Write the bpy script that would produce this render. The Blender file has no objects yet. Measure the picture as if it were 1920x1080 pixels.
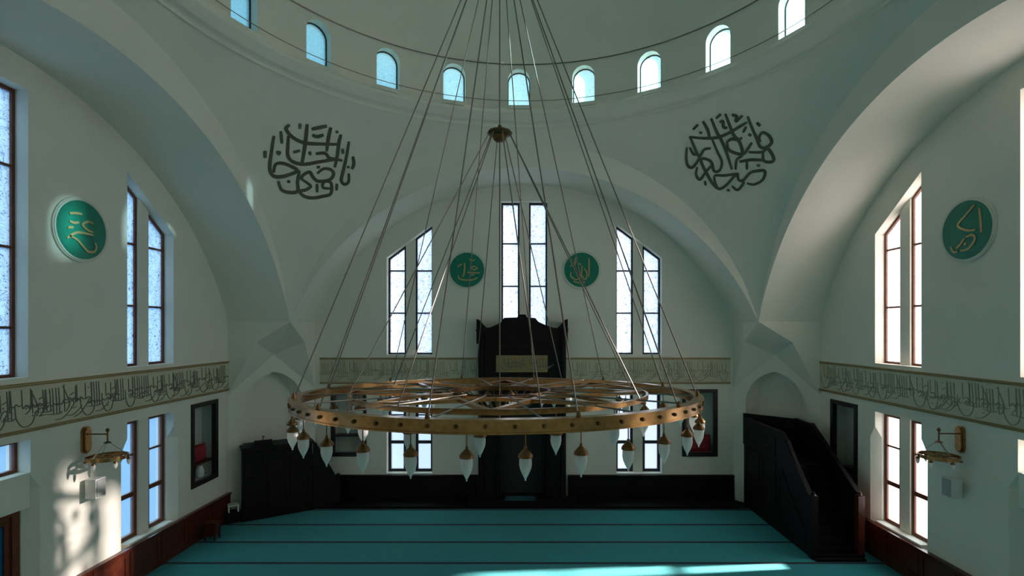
import bpy, bmesh, math, random
from mathutils import Vector, Matrix
from mathutils.geometry import tessellate_polygon

S = bpy.context.scene
COL = S.collection
PI = math.pi
random.seed(7)

# ------------------------------------------------------------------ camera
F, VX, VY, H = 970.0, 983.0, 617.0, 6.45        # focal length / vanishing point in pixels (1920x1080), eye height
cd = bpy.data.cameras.new('camera')
cam = bpy.data.objects.new('camera', cd); COL.objects.link(cam)
cam.location = (0, 0, H); cam.rotation_euler = (PI/2, 0, 0)
cd.sensor_width = 36; cd.lens = F/1920*36
cd.shift_x = -(VX-960)/1920; cd.shift_y = (VY-540)/1920
cd.clip_start = 0.05; cd.clip_end = 500
S.camera = cam

# ------------------------------------------------------------------ world, sun, exposure
SUN_DIR = Vector((-1, -0.09, -0.338)).normalized()
SUN_E = 40.0
EXPOSURE = 0.62
w = bpy.data.worlds.new('sky'); S.world = w; w.use_nodes = True
nt = w.node_tree; nt.nodes.clear()
out = nt.nodes.new('ShaderNodeOutputWorld'); bg = nt.nodes.new('ShaderNodeBackground')
geo = nt.nodes.new('ShaderNodeTexCoord'); sep = nt.nodes.new('ShaderNodeSeparateXYZ')
nt.links.new(geo.outputs['Generated'], sep.inputs[0])
def wramp(src, lo, hi, stops):
    mr = nt.nodes.new('ShaderNodeMapRange'); mr.inputs['From Min'].default_value = lo; mr.inputs['From Max'].default_value = hi
    nt.links.new(src, mr.inputs['Value'])
    r = nt.nodes.new('ShaderNodeValToRGB'); nt.links.new(mr.outputs[0], r.inputs[0])
    e = r.color_ramp.elements
    while len(e) < len(stops): e.new(0.5)
    for el, (p, c) in zip(e, stops): el.position = p; el.color = (*c, 1)
    return r.outputs[0]
side = wramp(sep.outputs['X'], -1, 1, [(0.0, (.09, .24, .44)), (.24, (.14, .31, .54)), (.38, (.55, .68, .95)), (.5, (.84, .90, 1.0)), (.72, (.95, .93, 1.0)), (1.0, (.9, .84, .84))])
ground = wramp(sep.outputs['X'], -1, 1, [(0.0, (.06, .16, .30)), (.25, (.08, .18, .31)), (.42, (.22, .29, .39)), (.5, (.25, .32, .42)), (.75, (.30, .285, .30)), (1.0, (.29, .26, .26))])
low = wramp(sep.outputs['Z'], -1, 1, [(0.0, (1, 1, 1)), (.455, (1, 1, 1)), (.495, (0, 0, 0))])
up = wramp(sep.outputs['Z'], -1, 1, [(.40, (0, 0, 0)), (.60, (.0, .0, .0)), (.72, (1, 1, 1))])
mix = nt.nodes.new('ShaderNodeMix'); mix.data_type = 'RGBA'
nt.links.new(up, mix.inputs['Factor']); nt.links.new(side, mix.inputs[6]); mix.inputs[7].default_value = (.58, .88, 1.0, 1)
mix2 = nt.nodes.new('ShaderNodeMix'); mix2.data_type = 'RGBA'
nt.links.new(low, mix2.inputs['Factor']); nt.links.new(mix.outputs[2], mix2.inputs[6]); nt.links.new(ground, mix2.inputs[7])
nt.links.new(mix2.outputs[2], bg.inputs['Color'])
bg.inputs['Strength'].default_value = 2.1
nt.links.new(bg.outputs[0], out.inputs['Surface'])

sd = bpy.data.lights.new('sun', 'SUN'); sd.energy = SUN_E; sd.angle = math.radians(1.8); sd.color = (1.0, .93, .82)
sun = bpy.data.objects.new('sun', sd); COL.objects.link(sun)
sun.rotation_euler = SUN_DIR.to_track_quat('-Z', 'Y').to_euler(); sun.location = (30, 12, 20)

S.view_settings.view_transform = 'Standard'; S.view_settings.look = 'None'
S.view_settings.gamma = 1; S.view_settings.use_curve_mapping = False
S.view_settings.exposure = EXPOSURE
try:
    S.cycles.max_bounces = 14; S.cycles.diffuse_bounces = 8; S.cycles.transparent_max_bounces = 16
    S.cycles.sample_clamp_indirect = 6.0; S.cycles.caustics_reflective = False; S.cycles.caustics_refractive = False
except Exception: pass

# ------------------------------------------------------------------ hall dimensions (metres)
YC, W = 9.55, 10.0          # hall centre (depth) and half width
A = 7.9                     # half span of the arches
ZS = 6.7                    # springing
RI, CI = 8.60, 3.30         # inner arch circle
RO, CO = 8.183, 4.567       # outer arch circle
RS = math.sqrt(RO*RO + A*A) # pendentive sphere radius (centre 0,YC,CO)
RD = 7.32                   # drum radius
Z_DADO = 0.95

# portals at the window openings
def portal(c, ux, uy, n, a, b):
    l = bpy.data.lights.new('window_portal', 'AREA'); l.shape = 'RECTANGLE'; l.size = a; l.size_y = b
    l.cycles.is_portal = True
    o = bpy.data.objects.new('window_portal', l); COL.objects.link(o)
    m = Matrix((ux, uy, -Vector(n))).transposed().to_4x4()   # local -Z looks along n (into the room)
    m.translation = c; o.matrix_world = m

# ------------------------------------------------------------------ materials
def mat(name, col, rough=.6, metal=0, spec=.5, noise=0, scale=8, bump=0, trans=0, col2=None):
    m = bpy.data.materials.new(name); m.use_nodes = True
    n = m.node_tree; b = n.nodes['Principled BSDF']
    b.inputs['Base Color'].default_value = (*col, 1); b.inputs['Roughness'].default_value = rough
    b.inputs['Metallic'].default_value = metal; b.inputs['Specular IOR Level'].default_value = spec
    if noise or bump:
        g = n.nodes.new('ShaderNodeNewGeometry'); t = n.nodes.new('ShaderNodeTexNoise')
        t.inputs['Scale'].default_value = scale; t.inputs['Detail'].default_value = 5
        n.links.new(g.outputs['Position'], t.inputs['Vector'])
        if noise:
            r = n.nodes.new('ShaderNodeValToRGB'); n.links.new(t.outputs['Fac'], r.inputs[0])
            c2 = col2 or tuple(max(0, c*(1-noise)) for c in col)
            r.color_ramp.elements[0].position = .35; r.color_ramp.elements[0].color = (*c2, 1)
            r.color_ramp.elements[1].position = .65; r.color_ramp.elements[1].color = (*col, 1)
            n.links.new(r.outputs[0], b.inputs['Base Color'])
        if bump:
            bp = n.nodes.new('ShaderNodeBump'); bp.inputs['Strength'].default_value = bump; bp.inputs['Distance'].default_value = .02
            n.links.new(t.outputs['Fac'], bp.inputs['Height']); n.links.new(bp.outputs[0], b.inputs['Normal'])
    return m
M = {}
M['plaster'] = mat('plaster', (.815, .795, .70), .75, noise=.04, scale=.8, bump=.05, spec=.3)
M['wood'] = mat('mahogany', (.105, .022, .010), .28, noise=.45, scale=6, spec=.5)
M['wood_dark'] = mat('dark_wood', (.012, .0065, .0055), .5, noise=.5, scale=7, spec=.2)
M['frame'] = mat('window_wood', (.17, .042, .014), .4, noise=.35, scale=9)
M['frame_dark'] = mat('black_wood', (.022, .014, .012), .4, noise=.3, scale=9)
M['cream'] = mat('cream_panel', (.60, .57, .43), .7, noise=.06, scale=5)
M['gold'] = mat('gold_paint', (.38, .27, .10), .45, metal=.3, noise=.2, scale=14)
M['ink'] = mat('carved_letter', (.17, .16, .115), .7)
M['olive'] = mat('olive_letter', (.105, .112, .062), .6, noise=.2, scale=4)
M['brass'] = mat('brass', (.56, .31, .12), .26, metal=1, noise=.3, scale=11)
M['brass_dark'] = mat('aged_brass', (.24, .13, .055), .38, metal=1, noise=.3, scale=20)
M['cable'] = mat('steel_cable', (.23, .20, .17), .42, metal=.85)
M['teal'] = mat('green_enamel', (.0, .23, .145), .35, noise=.18, scale=10)
M['rim'] = mat('white_rim', (.68, .70, .60), .5, noise=.05, scale=10)
M['giltletter'] = mat('gilt_letter', (.52, .40, .18), .4, metal=.4)
M['red'] = mat('red_cloth', (.33, .018, .03), .85, noise=.25, scale=22, bump=.2)
M['white'] = mat('white_plastic', (.72, .73, .72), .45, noise=.04, scale=20)
M['grille'] = mat('speaker_grille', (.42, .44, .42), .7, noise=.3, scale=160)
M['niche'] = mat('niche_plaster', (.50, .53, .49), .8, noise=.05, scale=2)
M['rug'] = mat('rug', (.02, .12, .14), .9, noise=.4, scale=24, bump=.2)
M['gild'] = mat('gilded_panel', (.36, .27, .12), .5, metal=.2, noise=.3, scale=18)
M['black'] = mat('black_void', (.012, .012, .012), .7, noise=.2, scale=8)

def carpet_mat():
    m = bpy.data.materials.new('prayer_carpet'); m.use_nodes = True; n = m.node_tree; b = n.nodes['Principled BSDF']
    b.inputs['Roughness'].default_value = .9; b.inputs['Specular IOR Level'].default_value = .15
    b.inputs['Sheen Weight'].default_value = .12; b.inputs['Sheen Roughness'].default_value = .5
    g = n.nodes.new('ShaderNodeNewGeometry'); s = n.nodes.new('ShaderNodeSeparateXYZ'); n.links.new(g.outputs['Position'], s.inputs[0])
    def mth(op, a, v=None):
        x = n.nodes.new('ShaderNodeMath'); x.operation = op
        n.links.new(a, x.inputs[0])
        if v is not None: x.inputs[1].default_value = v
        return x.outputs[0]
    t = mth('ABSOLUTE', mth('SUBTRACT', mth('FRACT', mth('ADD', mth('DIVIDE', mth('SUBTRACT', s.outputs['Y'], 15.63), 1.40), 20.5)), .5))
    r = n.nodes.new('ShaderNodeValToRGB'); n.links.new(t, r.inputs[0])
    e = r.color_ramp.elements; e[0].position = .036; e[0].color = (.018, .028, .05, 1); e[1].position = .052; e[1].color = (.024, .31, .335, 1)
    no = n.nodes.new('ShaderNodeTexNoise'); no.inputs['Scale'].default_value = 30; n.links.new(g.outputs['Position'], no.inputs['Vector'])
    mx = n.nodes.new('ShaderNodeMix'); mx.data_type = 'RGBA'; mx.blend_type = 'MULTIPLY'; mx.inputs['Factor'].default_value = .35
    n.links.new(r.outputs[0], mx.inputs[6]); n.links.new(no.outputs['Fac'], mx.inputs[7])
    n.links.new(mx.outputs[2], b.inputs['Base Color'])
    bp = n.nodes.new('ShaderNodeBump'); bp.inputs['Strength'].default_value = .3; bp.inputs['Distance'].default_value = .01
    no2 = n.nodes.new('ShaderNodeTexNoise'); no2.inputs['Scale'].default_value = 220; n.links.new(g.outputs['Position'], no2.inputs['Vector'])
    n.links.new(no2.outputs['Fac'], bp.inputs['Height']); n.links.new(bp.outputs[0], b.inputs['Normal'])
    return m
M['carpet'] = carpet_mat()

def glass_mat(name, tint, clear, twig, twigcol, scale=5.0, diff=.9):
    """window glass: clear share lets the sky through, the rest is frosted; twig = share of painted sprigs"""
    m = bpy.data.materials.new(name); m.use_nodes = True; n = m.node_tree; n.nodes.clear()
    o = n.nodes.new('ShaderNodeOutputMaterial')
    tr = n.nodes.new('ShaderNodeBsdfTransparent'); tr.inputs[0].default_value = (*tint, 1)
    tl = n.nodes.new('ShaderNodeBsdfTranslucent'); tl.inputs[0].default_value = (*[c*diff for c in tint], 1)
    mx = n.nodes.new('ShaderNodeMixShader'); mx.inputs[0].default_value = clear
    n.links.new(tl.outputs[0], mx.inputs[1]); n.links.new(tr.outputs[0], mx.inputs[2])
    last = mx.outputs[0]
    if twig:
        g = n.nodes.new('ShaderNodeNewGeometry')
        wv = n.nodes.new('ShaderNodeTexNoise'); wv.inputs['Scale'].default_value = scale; wv.inputs['Detail'].default_value = 3; wv.inputs['Distortion'].default_value = 1.6
        n.links.new(g.outputs['Position'], wv.inputs['Vector'])
        # thin wandering lines: |noise-0.5| small
        a = n.nodes.new('ShaderNodeMath'); a.operation = 'SUBTRACT'; a.inputs[1].default_value = .5; n.links.new(wv.outputs['Fac'], a.inputs[0])
        b = n.nodes.new('ShaderNodeMath'); b.operation = 'ABSOLUTE'; n.links.new(a.outputs[0], b.inputs[0])
        c = n.nodes.new('ShaderNodeMath'); c.operation = 'LESS_THAN'; c.inputs[1].default_value = .013; n.links.new(b.outputs[0], c.inputs[0])
        vo = n.nodes.new('ShaderNodeTexVoronoi'); vo.inputs['Scale'].default_value = scale*2.1; n.links.new(g.outputs['Position'], vo.inputs['Vector'])
        d = n.nodes.new('ShaderNodeMath'); d.operation = 'LESS_THAN'; d.inputs[1].default_value = .12; n.links.new(vo.outputs['Distance'], d.inputs[0])
        e = n.nodes.new('ShaderNodeMath'); e.operation = 'MAXIMUM'; n.links.new(c.outputs[0], e.inputs[0]); n.links.new(d.outputs[0], e.inputs[1])
        f = n.nodes.new('ShaderNodeMath'); f.operation = 'MULTIPLY'; f.inputs[1].default_value = twig; n.links.new(e.outputs[0], f.inputs[0])
        tw = n.nodes.new('ShaderNodeBsdfTransparent'); tw.inputs[0].default_value = (*twigcol, 1)
        m2 = n.nodes.new('ShaderNodeMixShader'); n.links.new(f.outputs[0], m2.inputs[0]); n.links.new(last, m2.inputs[1]); n.links.new(tw.outputs[0], m2.inputs[2])
        last = m2.outputs[0]
    gl = n.nodes.new('ShaderNodeBsdfGlossy'); gl.inputs['Roughness'].default_value = .15
    m3 = n.nodes.new('ShaderNodeMixShader'); m3.inputs[0].default_value = .03
    n.links.new(last, m3.inputs[1]); n.links.new(gl.outputs[0], m3.inputs[2])
    n.links.new(m3.outputs[0], o.inputs[0])
    return m
M['glass_up'] = glass_mat('sprigged_glass', (.93, .95, 1.0), .34, .85, (.22, .24, .32), 6.0)
M['glass_sun'] = glass_mat('sun_dimming_sprigged_glass', (.95, .93, .96), .34, .7, (.45, .42, .45), 9.0, .5)   # made-up variant of the sprigged glass, tames the sun entering by the right wall
M['glass_low'] = glass_mat('clear_glass', (.96, .97, 1.0), .9, 0, (0, 0, 0))
M['glass_dome'] = glass_mat('dome_glass', (.72, .93, 1.0), .27, .6, (.20, .45, .55), 8, .42)
M['glass_door'] = glass_mat('tinted_door_glass', (.05, .16, .19), .8, 0, (0, 0, 0))
def lampglass():
    m = bpy.data.materials.new('frosted_lamp_glass'); m.use_nodes = True; n = m.node_tree; b = n.nodes['Principled BSDF']
    b.inputs['Base Color'].default_value = (.93, .93, .90, 1); b.inputs['Roughness'].default_value = .25
    o = n.nodes['Material Output']
    t = n.nodes.new('ShaderNodeBsdfTranslucent'); t.inputs[0].default_value = (.95, .95, .92, 1)
    mx = n.nodes.new('ShaderNodeMixShader'); mx.inputs[0].default_value = .5
    n.links.new(b.outputs[0], mx.inputs[1]); n.links.new(t.outputs[0], mx.inputs[2]); n.links.new(mx.outputs[0], o.inputs[0])
    return m
M['lampglass'] = lampglass()

# ------------------------------------------------------------------ mesh helpers
def tag(o, label=None, cat=None, group=None, kind=None):
    if label: o['label'] = label
    if cat: o['category'] = cat
    if group: o['group'] = group
    if kind: o['kind'] = kind
    return o
def empty(name, loc, label=None, cat=None, group=None, kind=None):
    o = bpy.data.objects.new(name, None); COL.objects.link(o); o.location = loc; o.empty_display_size = .2
    return tag(o, label, cat, group, kind)
def wloc(o):
    v = Vector((0, 0, 0))
    while o: v += o.location; o = o.parent
    return v
class MB:
    def __init__(s): s.v = []; s.f = []
    def add(s, vs, fs):
        k = len(s.v); s.v += [Vector(p) for p in vs]; s.f += [tuple(i+k for i in f) for f in fs]; return s
    def box(s, a, b):
        (x0, y0, z0), (x1, y1, z1) = a, b
        return s.add([(x0,y0,z0),(x1,y0,z0),(x1,y1,z0),(x0,y1,z0),(x0,y0,z1),(x1,y0,z1),(x1,y1,z1),(x0,y1,z1)],
                     [(0,3,2,1),(4,5,6,7),(0,1,5,4),(1,2,6,5),(2,3,7,6),(3,0,4,7)])
    def obox(s, P, a, b):                      # box in a mapped frame P(u, z, d)
        (u0, z0, d0), (u1, z1, d1) = a, b
        vs = [P(u, z, d) for d in (d0, d1) for u, z in ((u0,z0),(u1,z0),(u1,z1),(u0,z1))]
        return s.add(vs, [(0,3,2,1),(4,5,6,7),(0,1,5,4),(1,2,6,5),(2,3,7,6),(3,0,4,7)])
    def plate(s, P, outer, holes, d0, d1):     # polygon with holes in (u, z), extruded d0..d1
        loops = [outer] + holes
        tris = tessellate_polygon([[Vector((u, z, 0)) for u, z in l] for l in loops])
        pts = [p for l in loops for p in l]; n = len(pts)
        fs = []
        for a, b, c in tris:
            ar = (pts[b][0]-pts[a][0])*(pts[c][1]-pts[a][1]) - (pts[c][0]-pts[a][0])*(pts[b][1]-pts[a][1])
            if abs(ar) < 1e-10: continue
            t = (a, b, c) if ar > 0 else (a, c, b)
            fs.append(tuple(i+n for i in t)); fs.append((t[0], t[2], t[1]))
        k = 0
        for li, l in enumerate(loops):
            m = len(l); area = sum(l[i][0]*l[(i+1) % m][1] - l[(i+1) % m][0]*l[i][1] for i in range(m))
            fw = (area > 0) == (li == 0)
            for i in range(m):
                a, b = k+i, k+(i+1) % m
                fs.append((a, b, b+n, a+n) if fw else (b, a, a+n, b+n))
            k += m
        return s.add([P(u, z, d0) for u, z in pts] + [P(u, z, d1) for u, z in pts], fs)
    def tube(s, p0, p1, r, n=8, r1=None):
        p0, p1 = Vector(p0), Vector(p1); r1 = r if r1 is None else r1
        d = (p1-p0).normalized(); a = d.orthogonal().normalized(); b = d.cross(a)
        vs = [p0 + (a*math.cos(2*PI*i/n) + b*math.sin(2*PI*i/n))*r for i in range(n)] + [p1 + (a*math.cos(2*PI*i/n) + b*math.sin(2*PI*i/n))*r1 for i in range(n)]
        fs = [(i, (i+1) % n, n+(i+1) % n, n+i) for i in range(n)] + [tuple(range(n-1, -1, -1)), tuple(range(n, 2*n))]
        return s.add(vs, fs)
    def lathe(s, prof, c=(0,0,0), n=24, closed=False):
        c = Vector(c); k = len(prof); vs = []; fs = []
        for i in range(n):
            t = 2*PI*i/n
            for r, z in prof: vs.append(c + Vector((r*math.cos(t), r*math.sin(t), z)))
        for i in range(n):
            j = (i+1) % n
            for q in range(k if closed else k-1):
                q2 = (q+1) % k
                fs.append((i*k+q, j*k+q, j*k+q2, i*k+q2))
        return s.add(vs, fs)
    def bar(s, p0, p1, w, h):                  # flat bar, width w sideways, height h
        p0, p1 = Vector(p0), Vector(p1); d = (p1-p0).normalized(); sd = d.cross(Vector((0,0,1)))
        sd = sd.normalized() if sd.length > 1e-4 else Vector((1,0,0)); up = sd.cross(d)
        vs = [p + sd*a*w/2 + up*b*h/2 for p in (p0, p1) for a, b in ((-1,-1),(1,-1),(1,1),(-1,1))]
        return s.add(vs, [(0,3,2,1),(4,5,6,7),(0,1,5,4),(1,2,6,5),(2,3,7,6),(3,0,4,7)])
    def ribbon(s, pts, nrm, wd, th, taper=True):   # brush stroke lying on a surface
        n = len(pts)
        if n < 2: return s
        vs = []
        for i in range(n):
            t = (pts[min(i+1, n-1)] - pts[max(i-1, 0)]).normalized(); N = nrm[i]; b = t.cross(N).normalized()
            w = wd*.5
            if taper: w *= .55 + .45*math.sin(PI*min(1, max(0, (i+.4)/(n-.2))))**.5
            vs += [pts[i]-b*w, pts[i]+b*w, pts[i]+b*w+N*th, pts[i]-b*w+N*th]
        fs = [(0,1,2,3), (4*n-1, 4*n-2, 4*n-3, 4*n-4)]
        for i in range(n-1):
            a = 4*i
            for q in range(4): fs.append((a+q, a+4+q, a+4+(q+1) % 4, a+(q+1) % 4))
        return s.add(vs, fs)
    def mesh(s, name, m, off=Vector((0,0,0)), smooth=False, fix=False, angle=35):
        me = bpy.data.meshes.new(name); me.from_pydata([p-off for p in s.v], [], s.f)
        if fix:
            bm = bmesh.new(); bm.from_mesh(me); bmesh.ops.remove_doubles(bm, verts=bm.verts, dist=1e-4)
            bmesh.ops.recalc_face_normals(bm, faces=bm.faces); bm.to_mesh(me); bm.free()
        me.materials.append(m)
        if smooth:
            for p in me.polygons: p.use_smooth = True
            me.set_sharp_from_angle(angle=math.radians(angle))
        me.update(); return me
    def build(s, name, m, parent=None, smooth=False, label=None, cat=None, group=None, kind=None, fix=False, angle=35):
        if parent is None:
            mn = [min(p[i] for p in s.v) for i in range(3)]; mxx = [max(p[i] for p in s.v) for i in range(3)]
            off = Vector(((mn[0]+mxx[0])/2, (mn[1]+mxx[1])/2, mn[2]))
        else: off = wloc(parent)
        o = bpy.data.objects.new(name, s.mesh(name, m, off, smooth, fix, angle)); COL.objects.link(o)
        if parent is None: o.location = off
        else: o.parent = parent
        return tag(o, label, cat, group, kind)
def smooth_line(pts, k=5):
    """Catmull-Rom through 2-D points"""
    P = [Vector((*p, 0)) for p in pts]
    if len(P) < 3:
        return [(P[0].lerp(P[-1], i/k).x, P[0].lerp(P[-1], i/k).y) for i in range(k+1)]
    r = []
    for i in range(len(P)-1):
        p0 = P[max(i-1, 0)]; p1 = P[i]; p2 = P[i+1]; p3 = P[min(i+2, len(P)-1)]
        for j in range(k):
            t = j/k
            r.append(.5*((2*p1)+(p2-p0)*t+(2*p0-5*p1+4*p2-p3)*t*t+(3*p1-p0-3*p2+p3)*t**3))
    r.append(P[-1]); return [(p.x, p.y) for p in r]
class Frame:                                    # wall frame: u along the wall (to the right, seen from inside), z up, d into the room
    def __init__(s, O, ux, n): s.O = Vector(O); s.u = Vector(ux); s.n = Vector(n)
    def __call__(s, u, z, d=0): return s.O + s.u*u + s.n*d + Vector((0, 0, z))
WL = Frame((-W, YC, 0), (0, 1, 0), (1, 0, 0))
WR = Frame((W, YC, 0), (0, -1, 0), (-1, 0, 0))
WF = Frame((0, YC+W, 0), (1, 0, 0), (0, -1, 0))
WB = Frame((0, YC-W, 0), (-1, 0, 0), (0, 1, 0))
WALLS = {'left': WL, 'right': WR, 'front': WF, 'back': WB}
cyc = Vector((0, YC, 0))
TH = .5                                         # wall thickness
def zi(u): return CI + math.sqrt(RI*RI-u*u)
def zo(u): return CO + math.sqrt(RO*RO-u*u)
def zsph(r): return CO + math.sqrt(RS*RS-r*r)

# ------------------------------------------------------------------ openings
PU0, PU1, PZ0 = 3.48, 5.20, 5.48                # side pairs, upper
def ptop(u): return 10.42 - .74*(abs(u)-PU0)
LZ0, LZ1 = 1.0, 4.1                             # lower pairs
NU0, NU1, NZ0, NZ1 = 5.98, 7.28, 1.66, 4.16     # framed niches
def pair(sg, z0, z1a, z1b):                     # opening outline of a side pair (sg = which side of the centre)
    if sg > 0: return [(PU0, z0), (PU1, z0), (PU1, z1b), (PU0, z1a)]
    return [(-PU1, z0), (-PU0, z0), (-PU0, z1a), (-PU1, z1b)]
upL, upR = pair(-1, PZ0, ptop(PU0), ptop(PU1)), pair(1, PZ0, ptop(PU0), ptop(PU1))
upC = [(-.88, PZ0), (.88, PZ0), (.88, 11.28), (-.88, 11.28)]
loL, loR = pair(-1, LZ0, LZ1, LZ1), pair(1, LZ0, LZ1, LZ1)
door = [(-.93, 0.0), (.93, 0.0), (.93, 2.85), (-.93, 2.85)]
trans = [(-.93, 3.55), (.93, 3.55), (.93, 4.22), (-.93, 4.22)]
def nich(sg): return [(NU0*sg, NZ0), (NU1*sg, NZ0), (NU1*sg, NZ1), (NU0*sg, NZ1)][::sg]
HOLES = {'left': [upL, upC, upR, loL, loR, trans, nich(1)],
         'right': [upL, upC, upR, loL, loR, trans, nich(-1)],
         'front': [upL, upC, upR, loL, loR, nich(-1), nich(1)],
         'back': []}
for nm, P in WALLS.items():
    m = MB()
    outer = [(-W-TH, -.2), (W+TH, -.2), (W+TH, 13.3), (-W-TH, 13.3)] if nm in ('front', 'back') else [(-W+.001, -.2), (W-.001, -.2), (W-.001, 13.3), (-W+.001, 13.3)]
    if nm in ('left', 'right'):                 # door notch in the bottom edge
        outer = [outer[0], (-.93, -.2), (-.93, 2.85), (.93, 2.85), (.93, -.2)] + outer[1:]
    m.plate(P, outer, HOLES[nm], -TH, 0)
    o = m.build('wall_'+nm, M['plaster'], kind='structure')
    if nm in ('left', 'right'):                 # stopped chamfers on the edges of the lower openings
        cut = MB(); C, Z0, Z1, ZT = .2, .9, 3.35, 3.75
        for e, s in ((-PU1, -1), (-PU0, 1), (PU0, -1), (PU1, 1), (-.93, -1), (.93, 1)):
            z0, z1, zt = (Z0, Z1, ZT) if abs(e) > 1 else (-.3, 3.2, 3.55)
            q = .02
            vs = [P(e-s*q, z0, q), P(e-s*q, z0, -C-q), P(e+s*(C+q), z0, q), P(e-s*q, z1, q), P(e-s*q, z1, -C-q), P(e+s*(C+q), z1, q), P(e-s*q, zt, q)]
            cut.add(vs, [(0,1,2), (0,3,4,1), (1,4,5,2), (2,5,3,0), (3,6,4), (4,6,5), (5,6,3)])
        co = cut.build('cutter', M['plaster'], fix=True)
        bo = o.modifiers.new('b', 'BOOLEAN'); bo.object = co; bo.operation = 'DIFFERENCE'; bo.solver = 'EXACT'
        bpy.context.view_layer.update(); dg = bpy.context.evaluated_depsgraph_get()
        me = bpy.data.meshes.new_from_object(o.evaluated_get(dg)); o.modifiers.clear(); o.data = me
        bpy.data.objects.remove(co)

for k, nm in enumerate(('left', 'front', 'right')):  # plastered posts between the two lights of each pair
    P = WALLS[nm]; m = MB(); um = (PU0+PU1)/2
    for sg in (-1, 1):
        m.obox(P, (sg*um-.182, PZ0-.02, -.42), (sg*um+.182, 10.2, -.22)); m.obox(P, (sg*um-.182, LZ0-.02, -.42), (sg*um+.182, LZ1+.05, -.22))
    m.obox(P, (-.182, PZ0-.02, -.42), (.182, 11.33, -.22))
    m.build('trim_%d' % (14+k), M['plaster'], kind='structure')

# floor, roof
MB().box((-W-TH, YC-W-TH, -.3), (W+TH, YC+W+TH, -.02)).build('floor', M['wood_dark'], kind='structure')
def circ(r, n=88): return [(r*math.cos(2*PI*i/n), r*math.sin(2*PI*i/n)) for i in range(n)]
PT = lambda u, z, d=0: Vector((u, YC+z, d))
MB().plate(PT, [(-W-TH, -W-TH), (W+TH, -W-TH), (W+TH, W+TH), (-W-TH, W+TH)], [circ(RD+.3)], 13.32, 13.6).build('ceiling', M['plaster'], kind='structure')

# ------------------------------------------------------------------ arches and pendentives
N = 64
us = [-A + 2*A*i/N for i in range(N+1)]
for k, (nm, P) in enumerate(WALLS.items()):
    m = MB()
    vs = []; fs = []
    for u in us: vs += [P(u, zi(u), -.05), P(u, zi(u), W-A)]
    for i in range(N): fs.append((2*i, 2*i+2, 2*i+3, 2*i+1))
    m.add(vs, fs)
    vs = []; fs = []
    for u in us: vs += [P(u, zi(u), W-A), P(u, max(zo(u), zi(u)), W-A)]
    for i in range(N): fs.append((2*i, 2*i+2, 2*i+3, 2*i+1))
    m.add(vs, fs)
    m.build('trim_%d' % (k+1), M['plaster'], kind='structure', smooth=True, fix=True)
m = MB(); NP, NR = 192, 16; vs = []; fs = []
for i in range(NP):
    t = 2*PI*i/NP; rb = A/max(abs(math.cos(t)), abs(math.sin(t)))
    for j in range(NR+1):
        r = 7.42 + (rb-7.42)*j/NR
        vs.append(cyc + Vector((r*math.cos(t), r*math.sin(t), zsph(r))))
for i in range(NP):
    for j in range(NR):
        a = i*(NR+1)+j; b = ((i+1) % NP)*(NR+1)+j
        fs.append((a, b, b+1, a+1))
m.add(vs, fs)
m.build('trim_5', M['plaster'], kind='structure', smooth=True)
# corner piers with folded underside and arched niche
def pointed(hw, zs, ap, n=10, z0=.0):
    pts = [(-hw, z0), (hw, z0)]
    hgt = ap-zs; R = (hw*hw+hgt*hgt)/(2*hw)     # pointed arch of two arcs
    c = R-hw
    a1 = math.atan2(hgt, c)
    for i in range(n+1):
        t = a1*i/n; pts.append((-c + R*math.cos(t), zs + R*math.sin(t)))
    for i in range(n-1, -1, -1):
        t = a1*i/n; pts.append((c - R*math.cos(t), zs + R*math.sin(t)))
    return pts
for k, (sx, sy) in enumerate(((-1, 1), (1, 1), (-1, -1), (1, -1))):
    def Q(x, y, z): return Vector((sx*x, YC+sy*y, z))
    T = Q(A, A, ZS); L = Q(9.05, A, 6.0); R = Q(A, 9.05, 6.0); B = Q(8.95, 8.95, 5.54)
    P1 = Q(W+.02, A, 4.2); Q1 = Q(A, W+.02, 4.2)
    m = MB()
    m.add([Q(W+.02, A, ZS+.1), Q(A, A, ZS+.02), T, L, P1], [(0,1,2,3,4)]); m.add([Q(A, W+.02, ZS+.1), Q(A, A, ZS+.02), T, R, Q1], [(4,3,2,1,0)])
    m.add([T, L, B], [(0,1,2)]); m.add([T, B, R], [(0,1,2)]); m.add([L, P1, B], [(0,1,2)]); m.add([R, B, Q1], [(0,1,2)])
    D = Frame(Q(8.95, 8.95, 0), Vector((sx*sy, 1*1, 0)) if False else Vector((1, sx*-sy, 0)).normalized(), Vector((-sx, -sy, 0)).normalized())
    hs = 2.12/math.sqrt(2)
    ar = pointed(1.02, 3.70, 4.92, z0=.6)
    m.plate(D, [(-hs, 0), (hs, 0), (hs, 4.2), (0, 5.54), (-hs, 4.2)], [ar], -.2, 0)
    nn = len(ar); vs = [D(u, z, -.19) for u, z in ar] + [D(u*.82, z if z < 1 else z-.06, -.62) for u, z in ar]
    m.add(vs, [(i, (i+1) % nn, nn+(i+1) % nn, nn+i) for i in range(nn)] + [tuple(range(nn, 2*nn))])
    m.build('trim_%d' % (6+k), M['plaster'], kind='structure')
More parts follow.
